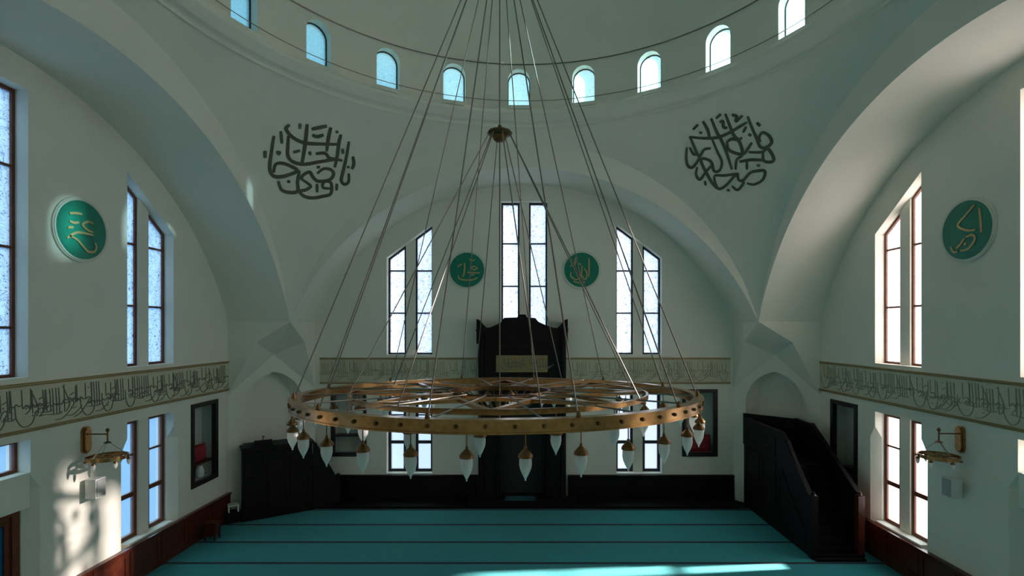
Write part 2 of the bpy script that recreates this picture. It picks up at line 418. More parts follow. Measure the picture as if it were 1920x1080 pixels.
# cornice, drum with arched windows, dome
prof = [(7.46, 13.08), (7.46, 13.17), (7.40, 13.20), (7.28, 13.22), (7.22, 13.27), (7.12, 13.36), (7.08, 13.40), (7.08, 13.50), (7.12, 13.53), (7.26, 13.56), (RD+.02, 13.60), (RD+.02, 13.62), (RD+.5, 13.62), (RD+.5, 13.08)]
MB().lathe([(r, z) for r, z in prof[:-2]], cyc, 176).build('trim_10', M['plaster'], kind='structure', smooth=True, angle=25)
NW = 22; DA = 2*PI/NW; A0 = PI/2 + math.radians(1.35)
HWD, DZ0, DZS, DZ1 = .36, 13.75, 14.57, 14.93
def arch(hw, z0, zs, n=14): return [(-hw, z0), (hw, z0)] + [(hw*math.cos(PI*i/n), zs+hw*math.sin(PI*i/n)) for i in range(n+1)]
class Cyl:
    def __init__(s, a): s.a = a
    def __call__(s, u, z, d=0):
        t = s.a - u/RD; r = RD - d
        return cyc + Vector((r*math.cos(t), r*math.sin(t), z))
m = MB(); TD = .42
for k in range(NW):
    P = Cyl(A0 + k*DA); hu = RD*DA/2
    ac = arch(HWD, DZ0, DZS)
    # outer contour matched to the arch point by point, corners kept exactly
    oc = []
    n = len(ac); na = n-3                        # arch steps
    for i, (u, z) in enumerate(ac):
        if i == 0: oc.append((-hu, 13.6))
        elif i == 1: oc.append((hu, 13.6))
        else:
            j = i-2
            if j <= 3: oc.append((hu, 14.57+(15.15-14.57)*j/3))
            elif j >= na-3: oc.append((-hu, 14.57+(15.15-14.57)*(na-j)/3))
            else: oc.append((hu-2*hu*(j-3)/(na-6), 15.15))
    mids = [((a[0]+b[0])/2, (a[1]+b[1])/2) for a, b in zip(ac, oc)]
    def strip(c1, c2, d, flip):
        vs = [P(u, z, d) for u, z in c1] + [P(u, z, d) for u, z in c2]
        fs = [(i, (i+1) % n, n+(i+1) % n, n+i) for i in range(n)]
        m.add(vs, [f[::-1] for f in fs] if flip else fs)
    # fine bottom/top edges keep the curve: split the two long edges
    strip(ac, mids, 0, False); strip(mids, oc, 0, False); strip(ac, oc, -TD, True)
    vs = [P(u, z, 0) for u, z in ac] + [P(u, z, -TD) for u, z in ac]
    m.add(vs, [(i, n+i, n+(i+1) % n, (i+1) % n) for i in range(n)])
m.build('wall_drum', M['plaster'], kind='structure')
dp = [(RD, 15.14)] + [(RD*math.cos(t), 15.15 + 5.6*math.sin(t)) for t in [PI/2*i/20 for i in range(21)]]
dp[-1] = (.001, 20.75)
MB().lathe(dp, cyc, 120).build('ceiling_dome', M['plaster'], kind='structure', smooth=True, fix=True)
# thin rails running round the drum
MB().lathe([(7.29 + .016*math.cos(2*PI*i/6), 15.06 + .016*math.sin(2*PI*i/6)) for i in range(6)], cyc, 132, closed=True).build('trim_11', M['cable'], kind='structure')
MB().lathe([(7.25 + .010*math.cos(2*PI*i/6), 13.86 + .010*math.sin(2*PI*i/6)) for i in range(6)], cyc, 132, closed=True).build('trim_12', M['cable'], kind='structure')

# ------------------------------------------------------------------ windows
WN = [0]
def window(P, poly, munt, glass, frame, fw=.065, dg=-.32):
    """poly = 4 corners counter-clockwise from bottom left (slanted top allowed)"""
    WN[0] += 1
    (u0, z0), (u1, _), (_, zr), (_, zl) = poly
    e = empty('window_%d' % WN[0], P((u0+u1)/2, z0, dg), kind='structure')
    sl = (zr-zl)/(u1-u0)
    inn = [(u0+fw, z0+fw), (u1-fw, z0+fw), (u1-fw, zr-sl*fw-fw*1.2), (u0+fw, zl+sl*fw-fw*1.2)]
    m = MB().plate(P, poly, [inn], dg-.05, dg+.05)
    for z, h in munt:
        if z < min(zl, zr)-.1: m.obox(P, (u0+fw*.5, z-h/2, dg-.035), (u1-fw*.5, z+h/2, dg+.035))
    m.build('window_frame', frame, e)
    MB().plate(P, [(u0+.02, z0+.02), (u1-.02, z0+.02), (u1-.02, zr-.03), (u0+.02, zl-.03)], [], dg-.006, dg+.006).build('window_pane', glass, e)
up_m = [(7.06, .05), (8.68, .05)]; ce_m = [(6.48, .05), (8.09, .05), (9.72, .05)]; lo_m = [(2.12, .12), (3.16, .05)]
for nm in ('left', 'front', 'right'):
    P = WALLS[nm]; G = .36
    fr = M['frame_dark'] if nm == 'front' else M['frame']; gu = M['glass_sun'] if nm == 'right' else M['glass_up']  # red-brown frames as lit, dark ones on the front wall stand in for shade
    for sg in (-1, 1):
        um = (PU0+PU1)/2
        for a, b in ((PU0, um-G/2), (um+G/2, PU1)):
            if sg < 0: a, b = -b, -a
            window(P, [(a, PZ0), (b, PZ0), (b, ptop(b)), (a, ptop(a))], up_m, gu, fr)
            window(P, [(a, LZ0), (b, LZ0), (b, LZ1), (a, LZ1)], lo_m, M['glass_low'], fr, .10)
        window(P, [(-.88, PZ0), (-.18, PZ0), (-.18, 11.28), (-.88, 11.28)] if sg < 0 else [(.18, PZ0), (.88, PZ0), (.88, 11.28), (.18, 11.28)], ce_m, gu, fr)
        portal(P(sg*um, 7.65, -.62), P.u, Vector((0,0,1)), P.n, 1.8, 4.9)
        portal(P(sg*um, 2.55, -.62), P.u, Vector((0,0,1)), P.n, 1.8, 3.3)
    portal(P(0, 8.4, -.62), P.u, Vector((0,0,1)), P.n, 2.0, 6.0)
    if nm != 'front':
        window(P, trans, [], M['glass_low'], fr)
for k in range(NW):
    P = Cyl(A0 + k*DA); WN[0] += 1
    e = empty('window_%d' % WN[0], P(0, DZ0, -.28), kind='structure')
    oc = arch(HWD, DZ0, DZS); ic = arch(HWD-.03, DZ0+.03, DZS)
    n = len(oc); m = MB()
    for d0, d1 in ((-.31, -.25),):
        vs = [P(u, z, d) for d in (d0, d1) for c in (oc, ic) for u, z in c]
        fs = []
        for i in range(n):
            j = (i+1) % n
            fs += [(2*n+i, 2*n+j, 3*n+j, 3*n+i), (i, n+i, n+j, j), (n+i, 3*n+i, 3*n+j, n+j), (i, j, 2*n+j, 2*n+i)]
        m.add(vs, fs)
    m.build('window_frame', M['brass_dark'] if False else M['frame_dark'], e)
    MB().plate(P, arch(HWD-.01, DZ0+.01, DZS), [], -.285, -.275).build('window_pane', M['glass_dome'], e)
    a = A0+k*DA; nrm = Vector((-math.cos(a), -math.sin(a), 0))
    portal(P(0, 14.34, -.5), Vector((-nrm.y, nrm.x, 0)), Vector((0,0,1)), nrm, .74, 1.2)
# the doors in the middle of the side walls
for k, nm in enumerate(('left', 'right')):
    P = WALLS[nm]
    e = empty('door_%d' % (k+1), P(0, 0, -.3), kind='structure')
    MB().plate(P, door, [[(-.78, .10), (.78, .10), (.78, 2.70), (-.78, 2.70)]], -.38, -.22).build('door_frame', M['frame'], e)
    for a, b in ((-.77, -.01), (.01, .77)):
        lf = MB().plate(P, [(a, .02), (b, .02), (b, 2.69), (a, 2.69)], [[(a+.1, 1.0), (b-.1, 1.0), (b-.1, 2.55), (a+.1, 2.55)]], -.33, -.27).build('door_leaf', M['frame'], e)
        MB().plate(P, [(a+.09, .98), (b-.09, .98), (b-.09, 2.57), (a+.09, 2.57)], [], -.305, -.295).build('door_pane', M['glass_door'], lf)
        x = b-.05 if a < 0 else a+.05
        MB().obox(P, (x-.015, 1.0, -.27), (x+.015, 1.25, -.22)).build('door_handle', M['brass'], lf)

# ------------------------------------------------------------------ wood dado, carpet, step
def dado(P, segs, nm, t=.09):
    m = MB()
    for a, b in segs:
        m.obox(P, (a, 0, .0), (b, Z_DADO-.05, t)); m.obox(P, (a, Z_DADO-.05, 0), (b, Z_DADO, t+.04)); m.obox(P, (a, 0, t), (b, .14, t+.025))
        n = max(1, round((b-a)/1.05)); s = (b-a)/n
        for i in range(n):
            u = a+i*s; m.plate(P, [(u+.04, .18), (u+s-.04, .18), (u+s-.04, .86), (u+.04, .86)], [[(u+.13, .27), (u+s-.13, .27), (u+s-.13, .77), (u+.13, .77)]], t, t+.02)
    return m.build('baseboard_'+nm, M['wood'] if nm != 'front' else M['wood_dark'], kind='structure')  # front dado gets the darker wood, its shade painted into the colour
dado(WL, [(-A, -1.17), (1.17, A)], 'left'); dado(WR, [(-A, -1.17), (1.17, A)], 'right'); dado(WF, [(-A, -1.75), (1.65, A)], 'front'); dado(WB, [(-A, A)], 'back')
MB().box((-W+.02, YC-W+.02, -.02), (W-.02, 18.52, .012)).build('carpet', M['carpet'], label='turquoise prayer carpet with dark row stripes across the hall floor', cat='carpet')
MB().box((-7.7, 18.52, -.02), (7.7, YC+W-.02, .10)).build('trim_13', M['wood_dark'], kind='structure')

# ------------------------------------------------------------------ calligraphy friezes
BZ0, BZ1 = 4.38, 5.37
def script_strokes(u0, u1, z0, z1, rnd, sc=1.0):
    """long line of slender upright letters with sweeping bowls, in (u, z)"""
    h = z1-z0; S_ = []; u = u0; bowl = False
    while u < u1-.15:
        r = rnd.random()
        if .42 <= r < .64 and bowl: r = rnd.choice((.1, .7, .8, .95))
        bowl = .42 <= r < .64
        b = z0 + h*(.22+.12*rnd.random()); tp = z0 + h*(.86+.12*rnd.random())
        if r < .42:                                   # a run of uprights joined at the foot
            n = rnd.choice((2, 3, 4)); a0 = u
            for _ in range(n):
                S_.append([(u-.02, tp), (u, (tp+b)/2), (u+.012, b)]); u += (.10+.05*rnd.random())*sc
            S_.append([(a0-.12, b+.01), ((a0+u)/2, b-.015), (u, b+.02)])
        elif r < .64:                                 # deep bowl sweeping under its neighbours
            q = (.40+.2*rnd.random())*sc**.5
            S_.append([(u, z0+h*.58), (u+.03, z0+h*.25), (u+q*.4, z0+h*.03), (u+q*.8, z0+h*.10), (u+q, z0+h*.40)])
            S_.append([(u+q*.35, z0+h*.48), (u+q*.55, z0+h*.54), (u+q*.7, z0+h*.44), (u+q*.5, z0+h*.34)])
            S_.append([(u+q*.3, tp), (u+q*.34, z0+h*.5)]); S_.append([(u+q*.72, tp), (u+q*.75, z0+h*.46)])
            u += q*.72
        elif r < .76:                                 # slanting stroke
            S_.append([(u, z0+h*.93), (u+.09, z0+h*.70), (u+.17, z0+h*.42), (u+.08, b)]); S_.append([(u+.03, tp), (u+.05, b)])
            u += .22*sc
        elif r < .88:                                 # looped medial letters
            S_.append([(u, b), (u+.05, b+.13), (u+.12, b+.15), (u+.14, b+.06), (u+.07, b-.01), (u+.22, b)])
            S_.append([(u+.04, z0+h*.66), (u+.15, z0+h*.72)]); S_.append([(u+.18, tp), (u+.19, b+.1)]); u += .24*sc
        else:                                         # rising diagonal tail
            S_.append([(u, z0+h*.05), (u+.15, z0+h*.12), (u+.30, z0+h*.30), (u+.42, z0+h*.52)]); S_.append([(u+.06, tp), (u+.08, z0+h*.45)])
            u += .26*sc
        if rnd.random() < .6:
            x = u-.1; y = z0+h*(.08+.8*rnd.random()); S_.append([(x, y), (x+.03, y+.02)])
        if rnd.random() < .75:                        # small words written between the tall letters
            x = u-.22*sc; y = z0+h*(.30+.22*rnd.random())
            S_.append([(x, y), (x+.05, y+.06), (x+.11, y+.02), (x+.16, y+.075), (x+.22, y+.03), (x+.28, y+.05)])
        if rnd.random() < .3:
            x = u-.2*sc; y = z0+h*(.04+.1*rnd.random())
            S_.append([(x-.05, y), (x+.1, y-.0), (x+.22, y+.07), (x+.33, y+.17)])
    return S_
def frieze(P, u0, u1, label, seed, letter):
    e = empty('calligraphy_frieze', P((u0+u1)/2, BZ0, 0), label, 'frieze', 'calligraphy friezes')
    MB().obox(P, (u0, BZ0, .002), (u1, BZ1, .03)).build('panel', M['cream'], e)
    for z in (BZ0, BZ1-.07):
        MB().obox(P, (u0, z, .03), (u1, z+.03, .05)).obox(P, (u0, z+.045, .03), (u1, z+.07, .06)).build('gold_border', M['gold'], e)
    m = MB(); rnd = random.Random(seed)
    for st in script_strokes(u0+.1, u1-.15, BZ0+.09, BZ1-.09, rnd, .62):
        q = smooth_line(st, 4); m.ribbon([P(u, z, .028) for u, z in q], [P.n]*len(q), .021, .012)
    m.build('lettering', letter, e)
frieze(WL, -A, A, 'long cream frieze of carved calligraphy with gold borders on the left wall', 3, M['ink'])
frieze(WR, -A, A, 'long cream frieze of calligraphy with gold borders on the right wall', 5, mat('carved_letter_low_light', (.33, .31, .21), .7))  # paler letters: the weak contrast of the lighting is put into their colour
M['faint'] = bpy.data.materials['carved_letter_low_light']
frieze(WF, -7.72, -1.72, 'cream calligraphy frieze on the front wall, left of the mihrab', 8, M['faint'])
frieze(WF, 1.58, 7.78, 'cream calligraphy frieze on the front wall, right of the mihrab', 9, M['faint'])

# ------------------------------------------------------------------ wall roundels
RZ, RR = 8.68, .62
def roundel(P, u, strokes, c, rx, ry, label):
    e = empty('wall_roundel', P(u, RZ-RR, 0), label, 'roundel', 'green wall roundels')
    q = lambda r, n=48: [(u+r*math.cos(2*PI*i/n), RZ+r*math.sin(2*PI*i/n)) for i in range(n)]
    MB().plate(P, q(.73), [q(.645)], 0, .04).plate(P, q(.70), [q(.66)], .04, .055).build('rim', M['rim'], e)
    MB().plate(P, q(.65), [], 0, .05).build('disc', M['teal'], e)
    m = MB()
    for s in strokes:
        l = smooth_line([(u+(x-c[0])/rx*RR*.98, RZ-(y-c[1])/ry*RR*.98) for x, y in s], 5)
        m.ribbon([P(a, b, .048) for a, b in l], [P.n]*len(l), .055, .02)
    m.build('lettering', M['giltletter'], e)
roundel(WL, 2.10, [[(320,370),(400,345),(480,340)], [(630,430),(560,420),(490,470),(500,500),(560,540),(630,550)], [(630,590),(460,590),(380,620),(290,700)], [(320,470),(380,480),(440,455)],
    [(320,660),(420,700),(500,780),(560,830),(640,815),(670,750),(650,690)], [(300,560),(370,540)]], (490,550), 300, 365, 'bright green roundel with gilt lettering on the left wall, lit by the sun')
roundel(WF, -2.16, [[(450,380),(455,480),(440,620),(400,690)], [(510,590),(640,600),(790,600)], [(700,470),(640,455),(610,500),(660,530),(730,500),(700,470)], [(310,650),(340,730),(480,760),(640,750),(740,700)],
    [(300,470),(350,430),(400,410)], [(560,300),(620,330),(680,310)], [(590,650),(660,640)]], (505,535), 355, 355, 'green roundel with gilt lettering left of the middle windows on the front wall')
roundel(WF, 2.16, [[(740,250),(745,450),(740,660)], [(640,480),(690,560),(690,680),(640,720),(600,640)], [(590,420),(580,560),(560,680),(440,720),(340,640),(350,560)], [(450,230),(440,330),(430,420)], [(660,780),(520,790),(400,760)],
    [(520,360),(560,400)], [(330,430),(390,400)]], (580,510), 355, 355, 'green roundel with gilt upright letters right of the middle windows on the front wall')
roundel(WR, -2.10, [[(540,280),(430,400),(350,500),(450,590),(550,610)], [(590,340),(605,520),(610,660)], [(440,680),(520,670),(540,740),(470,840),(380,850)], [(430,690),(380,760),(330,810)], [(265,770),(300,850),(350,850)], [(420,770),(450,770)]],
    (440,585), 260, 360, 'dark green roundel with a slanting gilt letter on the right wall')

# ------------------------------------------------------------------ painted calligraphy on the pendentives
def to_sphere(px, py):
    d = Vector(((px-VX)/F, 1, -(py-VY)/F)); o = Vector((0, 0, H)); c = Vector((0, YC, CO))
    b = d.dot(o-c); a = d.dot(d); cc = (o-c).dot(o-c)-RS*RS
    t = (-b+math.sqrt(b*b-a*cc))/a
    p = o+d*t; return p, (c-p).normalized()
def pendentive_script(strokes, x0, y0, k, label, wd):
    m = MB()
    for s in strokes:
        l = smooth_line(s, 5) if len(s) > 1 else [(s[0][0]-14, s[0][1]-8), (s[0][0]+14, s[0][1]+8)]
        q = [to_sphere(x0+x/k, y0+y/k) for x, y in l]
        m.ribbon([p-n*.006 for p, n in q], [n for p, n in q], wd if len(s) > 2 else wd*.85, .03)
    m.build('pendentive_calligraphy', M['olive'], label=label, cat='calligraphy', group='pendentive inscriptions')
pendentive_script([
  [(190,310),(165,470),(145,640),(170,725),(240,748),(340,728),(440,680),(350,625),(265,600),(205,618),(188,700)], [(262,260),(275,390)], [(98,470),(95,545)],
  [(358,190),(320,235),(390,325),(520,385),(700,396),(885,400)], [(345,310),(338,420),(340,525),(400,590),(520,612),(700,582),(850,562),(920,575)], [(545,185),(525,385),(490,605)],
  [(468,178),(466,235)], [(590,238),(670,222),(755,205)], [(600,300),(650,318),(720,298)], [(797,220),(772,330),(752,475)], [(858,255),(866,280)], [(905,295),(882,390),(866,520),(838,645)],
  [(635,500),(735,495),(780,545),(870,558)], [(215,485),(265,490)], [(242,470),(240,515)], [(395,485),(470,466)], [(570,478),(578,515)], [(990,370),(962,540),(925,700),(908,785),(940,826),(985,800),(988,710)],
  [(1033,530),(1042,610),(1020,665)], [(922,450),(926,500)], [(462,680),(442,800),(440,902),(340,912),(268,880),(238,795)], [(330,795),(362,800)],
  [(482,780),(500,730),(570,695),(602,742),(660,792),(780,780),(826,720),(800,672),(720,660),(650,712)], [(490,775),(550,815),(582,850),(530,886),(468,902),(510,952),(600,972),(720,952),(792,930),(806,860),(790,802),(725,800),(712,860),(790,872)],
  [(650,820),(650,912)], [(645,645),(682,640)], [(860,820),(858,890)], [(985,630),(980,655)]],
  480, 200, 5.686, 'dark olive round calligraphy painted on the left pendentive under the dome', .105)
pendentive_script([
  [(330,210),(380,300),(402,390)], [(195,378),(330,392),(480,385),(600,340),(720,270),(800,222)], [(808,160),(850,270),(910,410),(942,482),(1000,492),(1062,440),(1040,370),(970,330),(932,380),(945,432)],
  [(190,370),(240,490),(290,585),(345,512),(415,500)], [(418,180),(480,330),(522,402),(582,545),(640,725)], [(425,392),(482,530),(532,642),(510,732),(450,742),(420,645),(350,610),(312,622),(332,692),(390,802),(440,882),(510,932),(590,882),(660,802),(705,772),(560,790),(460,790),(458,850),(480,905)],
  [(570,130),(622,272),(662,362),(722,432),(752,562),(692,622),(680,725)], [(588,425),(600,502),(652,542),(762,560),(832,470),(852,440)], [(588,430),(640,400),(705,412)],
  [(820,540),(960,540),(1022,502),(1082,592),(1070,642),(980,632),(972,530)], [(720,642),(850,622),(972,626)], [(800,640),(800,725)], [(702,772),(712,832),(760,842),(832,762),(900,742),(990,742),(970,832),(880,884),(800,872)],
  [(640,900),(702,942),(762,872),(742,832)], [(160,490),(154,600),(170,682),(222,702),(292,602),(270,562),(230,562),(190,490)], [(270,700),(258,780),(300,832),(362,752),(442,662)],
  [(470,180),(522,135)], [(640,140),(690,162),(682,212),(752,150)], [(508,222),(542,210),(552,272),(592,282)], [(815,350),(848,362)], [(585,942),(618,950)], [(905,680),(940,684)], [(292,330),(322,334)], [(905,225),(942,262)],
  [(225,300),(280,245)], [(760,330),(792,270)], [(725,392),(750,392)], [(350,850),(362,895)]],
  1260, 190, 5.686, 'dark olive round calligraphy painted on the right pendentive under the dome', .09)

# ------------------------------------------------------------------ chandelier
CX = (937-VX)/F*YC
CC = Vector((CX, YC, 0)); ZR = 5.30; RO_, RI_ = 3.51, 2.65
ch = empty('chandelier', (CX, YC, 4.6), 'huge brass ring chandelier with hanging glass lamps on long steel cables', 'chandelier')
def tilt(p):
    k = max(0, min(1, (ZH-p[2])/(ZH-ZR))); return Vector((p[0], p[1], p[2] - .024*k*(p[1]-YC)))
ZH, ZU = 10.05, 13.95
class CB(MB):                                         # a chandelier piece: the great ring hangs a little lower at the far side
    def build(s, *a, **k):
        s.v = [tilt(p) for p in s.v]; return MB.build(s, *a, **k)
def ringband(r, z0, z1, t, n=128): return CB().lathe([(r-t/2, z0), (r+t/2, z0), (r+t/2, z1), (r-t/2, z1)], CC, n, closed=True)
def on(r, a, z): return Vector((CX + r*math.sin(a), YC - r*math.cos(a), z))     # a = 0 faces the camera
m = ringband(RO_, ZR-.15, ZR, .05); m.lathe([(RO_-.11, ZR-.012), (RO_+.05, ZR-.012), (RO_+.05, ZR+.012), (RO_-.11, ZR+.012)], CC, 128, closed=True)
m.lathe([(RO_-.03, ZR-.165), (RO_+.04, ZR-.165), (RO_+.04, ZR-.145), (RO_-.03, ZR-.145)], CC, 128, closed=True)
orng = m.build('outer_ring', M['brass'], ch, smooth=True)
rosm = MB().tube((0, 0, 0), (0, -.03, 0), .028, 8, .018).mesh('rosette', M['brass_dark'])
for k in range(64):
    a = 2*PI*k/64; p = tilt(on(RO_+.026, a, ZR-.075))
    o = bpy.data.objects.new('rosette', rosm); COL.objects.link(o); o.parent = orng; o.location = p - wloc(orng); o.rotation_euler = (0, 0, a)
m = ringband(RI_, ZR-.06, ZR+.02, .04); m.build('inner_ring', M['brass'], ch, smooth=True)
NS = 8
for k in range(NS):                                   # interlaced star of flat bars
    a = 2*PI*k/NS; b = a + 3*2*PI/NS
    CB().bar(on(RI_, a, ZR-.02), on(RI_, b, ZR-.02), .09, .06).build('star_bar', M['brass'], ch)
for k in range(16):
    a = 2*PI*(k+.5)/16
    CB().tube(on(.92, a, ZR+.02), on(RO_-.03, a, ZR-.0), .013, 8).build('radial_rod', M['cable'], ch)
m = ringband(.92, ZR-.06, ZR+.03, .04, 64)
m.lathe([(.30, ZR-.40), (.34, ZR-.40), (.34, ZR-.36), (.30, ZR-.36)], CC, 48, closed=True)
for k in range(32): a = 2*PI*k/32; m.tube(on(.90, a, ZR-.04), on(.32, a, ZR-.38), .010, 6)
m.build('centre_basket', M['brass_dark'], ch, smooth=True)
CB().lathe([(.001, ZR-.68), (.02, ZR-.66), (.055, ZR-.61), (.02, ZR-.55), (.03, ZR-.52), (.012, ZR-.50), (.012, ZR+.05), (.001, ZR+.05)], CC, 16).build('finial', M['brass'], ch, smooth=True)
# hub hung below the dome, upper collector out of frame, cables
CB().lathe([(.001, ZH+.17), (.03, ZH+.16), (.05, ZH+.10), (.10, ZH+.07), (.22, ZH+.045), (.24, ZH+.01), (.20, ZH-.02), (.13, ZH-.03), (.12, ZH-.10), (.09, ZH-.13), (.001, ZH-.14)], CC, 10).build('cable_hub', M['brass_dark'], ch, smooth=True)
CB().lathe([(.001, ZU+.12), (.05, ZU+.10), (.14, ZU+.03), (.15, ZU-.03), (.05, ZU-.07), (.001, ZU-.08)], CC, 16).build('cable_collector', M['brass_dark'], ch, smooth=True)
CB().tube(on(0, 0, ZR), on(0, 0, 20.72), .012, 8).build('cable', M['cable'], ch)
CB().lathe([(.001, 20.55), (.12, 20.58), (.28, 20.68), (.30, 20.74), (.001, 20.74)], CC, 20).build('ceiling_rose', M['brass_dark'], ch, smooth=True)
for k in range(12):
    a = math.radians(18.5+30*k)
    p1 = on(RO_-.02, a, ZR-.02)
    c = CB().tube(on(.12, a, ZU-.02), p1, .0105, 6).build('cable', M['cable'], ch)
    CB().lathe([(.001, ZR+.09), (.02, ZR+.08), (.032, ZR+.02), (.032, ZR-.02), (.001, ZR-.03)], p1-Vector((0,0,p1.z)), 8).build('cable_clamp', M['brass_dark'], c, smooth=True)
for k in range(8):
    a = math.radians(15+45*k)
    CB().tube(on(.20, a, ZH), on(RI_, a, ZR), .0105, 6).build('cable', M['cable'], ch)
# lamps: brass cap with rod, frosted glass drop below
capm = MB().tube((0,0,0), (0,0,-.19), .008, 6).lathe([(.001,-.16),(.018,-.17),(.020,-.20),(.045,-.225),(.085,-.27),(.092,-.285),(.092,-.31),(.072,-.315),(.001,-.315)], (0,0,0), 14).mesh('lamp_cap', M['brass_dark'], smooth=True)
glm = MB().lathe([(.070,-.30),(.078,-.34),(.080,-.40),(.070,-.455),(.045,-.515),(.022,-.56),(.010,-.585),(.012,-.60),(.001,-.61)], (0,0,0), 16).mesh('glass_globe', M['lampglass'], smooth=True)
def lamp(p, par):
    o = bpy.data.objects.new('lamp', capm); COL.objects.link(o); o.parent = par; o.location = p - wloc(par); o.scale = (.95, .95, .93)
    g = bpy.data.objects.new('glass_globe', glm); COL.objects.link(g); g.parent = o
for k in range(32): lamp(tilt(on(RO_, math.radians(-3.6+11.25*k), ZR-.15)), ch)
for k in range(16): lamp(tilt(on(RI_, math.radians(-3+22.5*k), ZR-.06)), ch)

# ------------------------------------------------------------------ mihrab
mh = empty('mihrab', (-.08, YC+W-.25, 0), 'tall black wooden mihrab with stepped crest in the middle of the front wall', 'mihrab')
PM = Frame((-.08, YC+W-.45, 0), (1, 0, 0), (0, -1, 0))
MB().plate(PM, [(-1.62, .10), (1.62, .10), (1.62, 6.36), (-1.62, 6.36)], [pointed(.78, 2.6, 3.7, z0=.30)], -.44, 0).build('body', M['wood_dark'], mh)
m = MB(); n = 14
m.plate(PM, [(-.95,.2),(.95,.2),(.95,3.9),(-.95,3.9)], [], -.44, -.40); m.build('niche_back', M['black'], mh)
MB().plate(PM, [(-1.70, 6.36), (1.70, 6.36), (1.70, 6.46), (1.15, 6.50), (.86, 6.60), (.60, 6.72), (.48, 6.86), (.18, 6.88), (.12, 6.99), (-.12, 6.99), (-.18, 6.88), (-.66, 6.87), (-.80, 6.68), (-1.15, 6.52), (-1.70, 6.44)], [], -.40, .04).build('crest', M['wood_dark'], mh)
for s in (-1, 1):
    MB().plate(PM, [(s*1.68, 5.9), (s*1.68, 6.82), (s*1.60, 6.80), (s*1.44, 6.62), (s*1.30, 6.48), (s*1.50, 6.30), (s*1.56, 5.95)][::s], [], -.30, .08).build('corner_ornament', M['wood_dark'], mh)
    MB().lathe([(.09,.1),(.13,.12),(.13,.3),(.08,.36),(.075,5.9),(.11,6.0),(.11,6.1),(.001,6.1)], PM(s*1.50, 0, .08), 14).build('column', M['wood_dark'], mh, smooth=True)
    MB().lathe([(.06,.3),(.055,2.6),(.085,2.7),(.001,2.72)], PM(s*.90, 0, .06), 12).build('niche_column', M['wood_dark'], mh, smooth=True)
MB().plate(PM, [(-1.25,4.0),(1.25,4.0),(1.25,4.55),(-1.25,4.55)], [[(-1.15,4.1),(1.15,4.1),(1.15,4.45),(-1.15,4.45)]], 0, .05).plate(PM, [(-1.35,5.75),(1.35,5.75),(1.35,6.2),(-1.35,6.2)], [[(-1.25,5.85),(1.25,5.85),(1.25,6.1),(-1.25,6.1)]], 0, .05).build('moulding', M['wood_dark'], mh)
ip = MB().plate(PM, [(-.96,4.86),(.94,4.86),(.94,5.48),(-.96,5.48)], [], 0, .05).build('inscription_panel', M['gild'], mh, label='dull gilt panel with dark lettering')
m = MB(); rnd = random.Random(12)
for st in script_strokes(-.80, .80, 4.93, 5.42, rnd):
    q = smooth_line(st, 4); m.ribbon([PM(u, z, .048) for u, z in q], [PM.n]*len(q), .03, .012)
m.build('lettering', M['ink'], ip)
MB().obox(PM, (-1.95, .10, -.02), (1.95, .28, .50)).build('base_step', M['wood_dark'], mh)
MB().obox(PM, (-.62, .281, .04), (.50, .295, .48)).build('prayer_rug', M['rug'], label='small dark teal prayer rug on the mihrab step', cat='rug')

# ------------------------------------------------------------------ minbar (right) and preaching chair (left)
mb = empty('minbar', (8.75, 16.7, 0), 'black wooden minbar staircase along the right wall below the corner niche', 'minbar')
X0, X1 = 8.12, 9.42; YT, YF = 16.35, 14.56; ZP = 2.2
PS = lambda x: Frame((x, 0, 0), (0, 1, 0), (-1, 0, 0))      # u = world Y, d towards -X
side_poly = [(YF, 0.012), (19.0, .012), (19.0, 3.14), (16.20, 3.16), (15.9, 3.02), (YF+.05, 1.62), (YF, 1.60)]
for x, nm in ((X0, 'side_panel'), (X1, 'side_panel')):
    if x == X0: poly = side_poly
    else: poly = [(YF, .012), (17.95, .012), (17.95, 3.36), (16.9, 3.34), (YF+.05, 1.80), (YF, 1.78)]
    MB().plate(PS(x), poly, [], -.05, .05).build(nm, M['wood_dark'], mb)
    # raised mouldings
m = MB()
for (a, b, c, d) in ((16.6, .3, 17.6, 2.2), (17.75, .3, 18.8, 2.2), (16.6, 2.35, 18.8, 2.95)):
    m.plate(PS(X0), [(a,b),(c,b),(c,d),(a,d)], [[(a+.08,b+.08),(c-.08,b+.08),(c-.08,d-.08),(a+.08,d-.08)]], .05, .07)
m.plate(PS(X0), [(14.8,.2),(16.4,.2),(16.4,2.0),(16.2,2.05),(14.8,.6)], [[(14.9,.3),(16.3,.3),(16.3,1.85),(14.9,.5)]], .05, .07)
m.build('panel_moulding', M['wood_dark'], mb)
NST = 9
for k in range(NST):
    y0 = YF+.05+(YT-YF)*k/NST; z = ZP*(k+1)/NST
    MB().box((X0+.05, y0, .012), (X1-.05, y0+(YT-YF)/NST+.0, z)).build('step', M['wood_dark'], mb)
PXY = lambda u, z, d=0: Vector((u, z, d))
MB().plate(PXY, [(X0+.05, YT+.05), (X1-.05, YT+.05), (X1-.05, 17.9), (X0+.05, 19.12)], [], .012, ZP).build('platform', M['wood_dark'], mb)
MB().plate(PXY, [(X1, 17.88), (X1, 17.97), (X0, 19.2), (X0, 19.11)], [], ZP, 3.34).build('back_panel', M['wood_dark'], mb)
MB().box((X0-.08, 16.3, 3.14), (X0+.08, 19.0, 3.22)).build('handrail', M['wood_dark'], mb)
for x, za, zb, ya, yb in ((X0, 1.64, 3.18, YF+.02, 16.25), (X1, 1.82, 3.34, YF+.02, 16.95)):
    MB().bar((x, ya, za), (x, yb, zb), .13, .08).build('handrail', M['wood_dark'], mb)
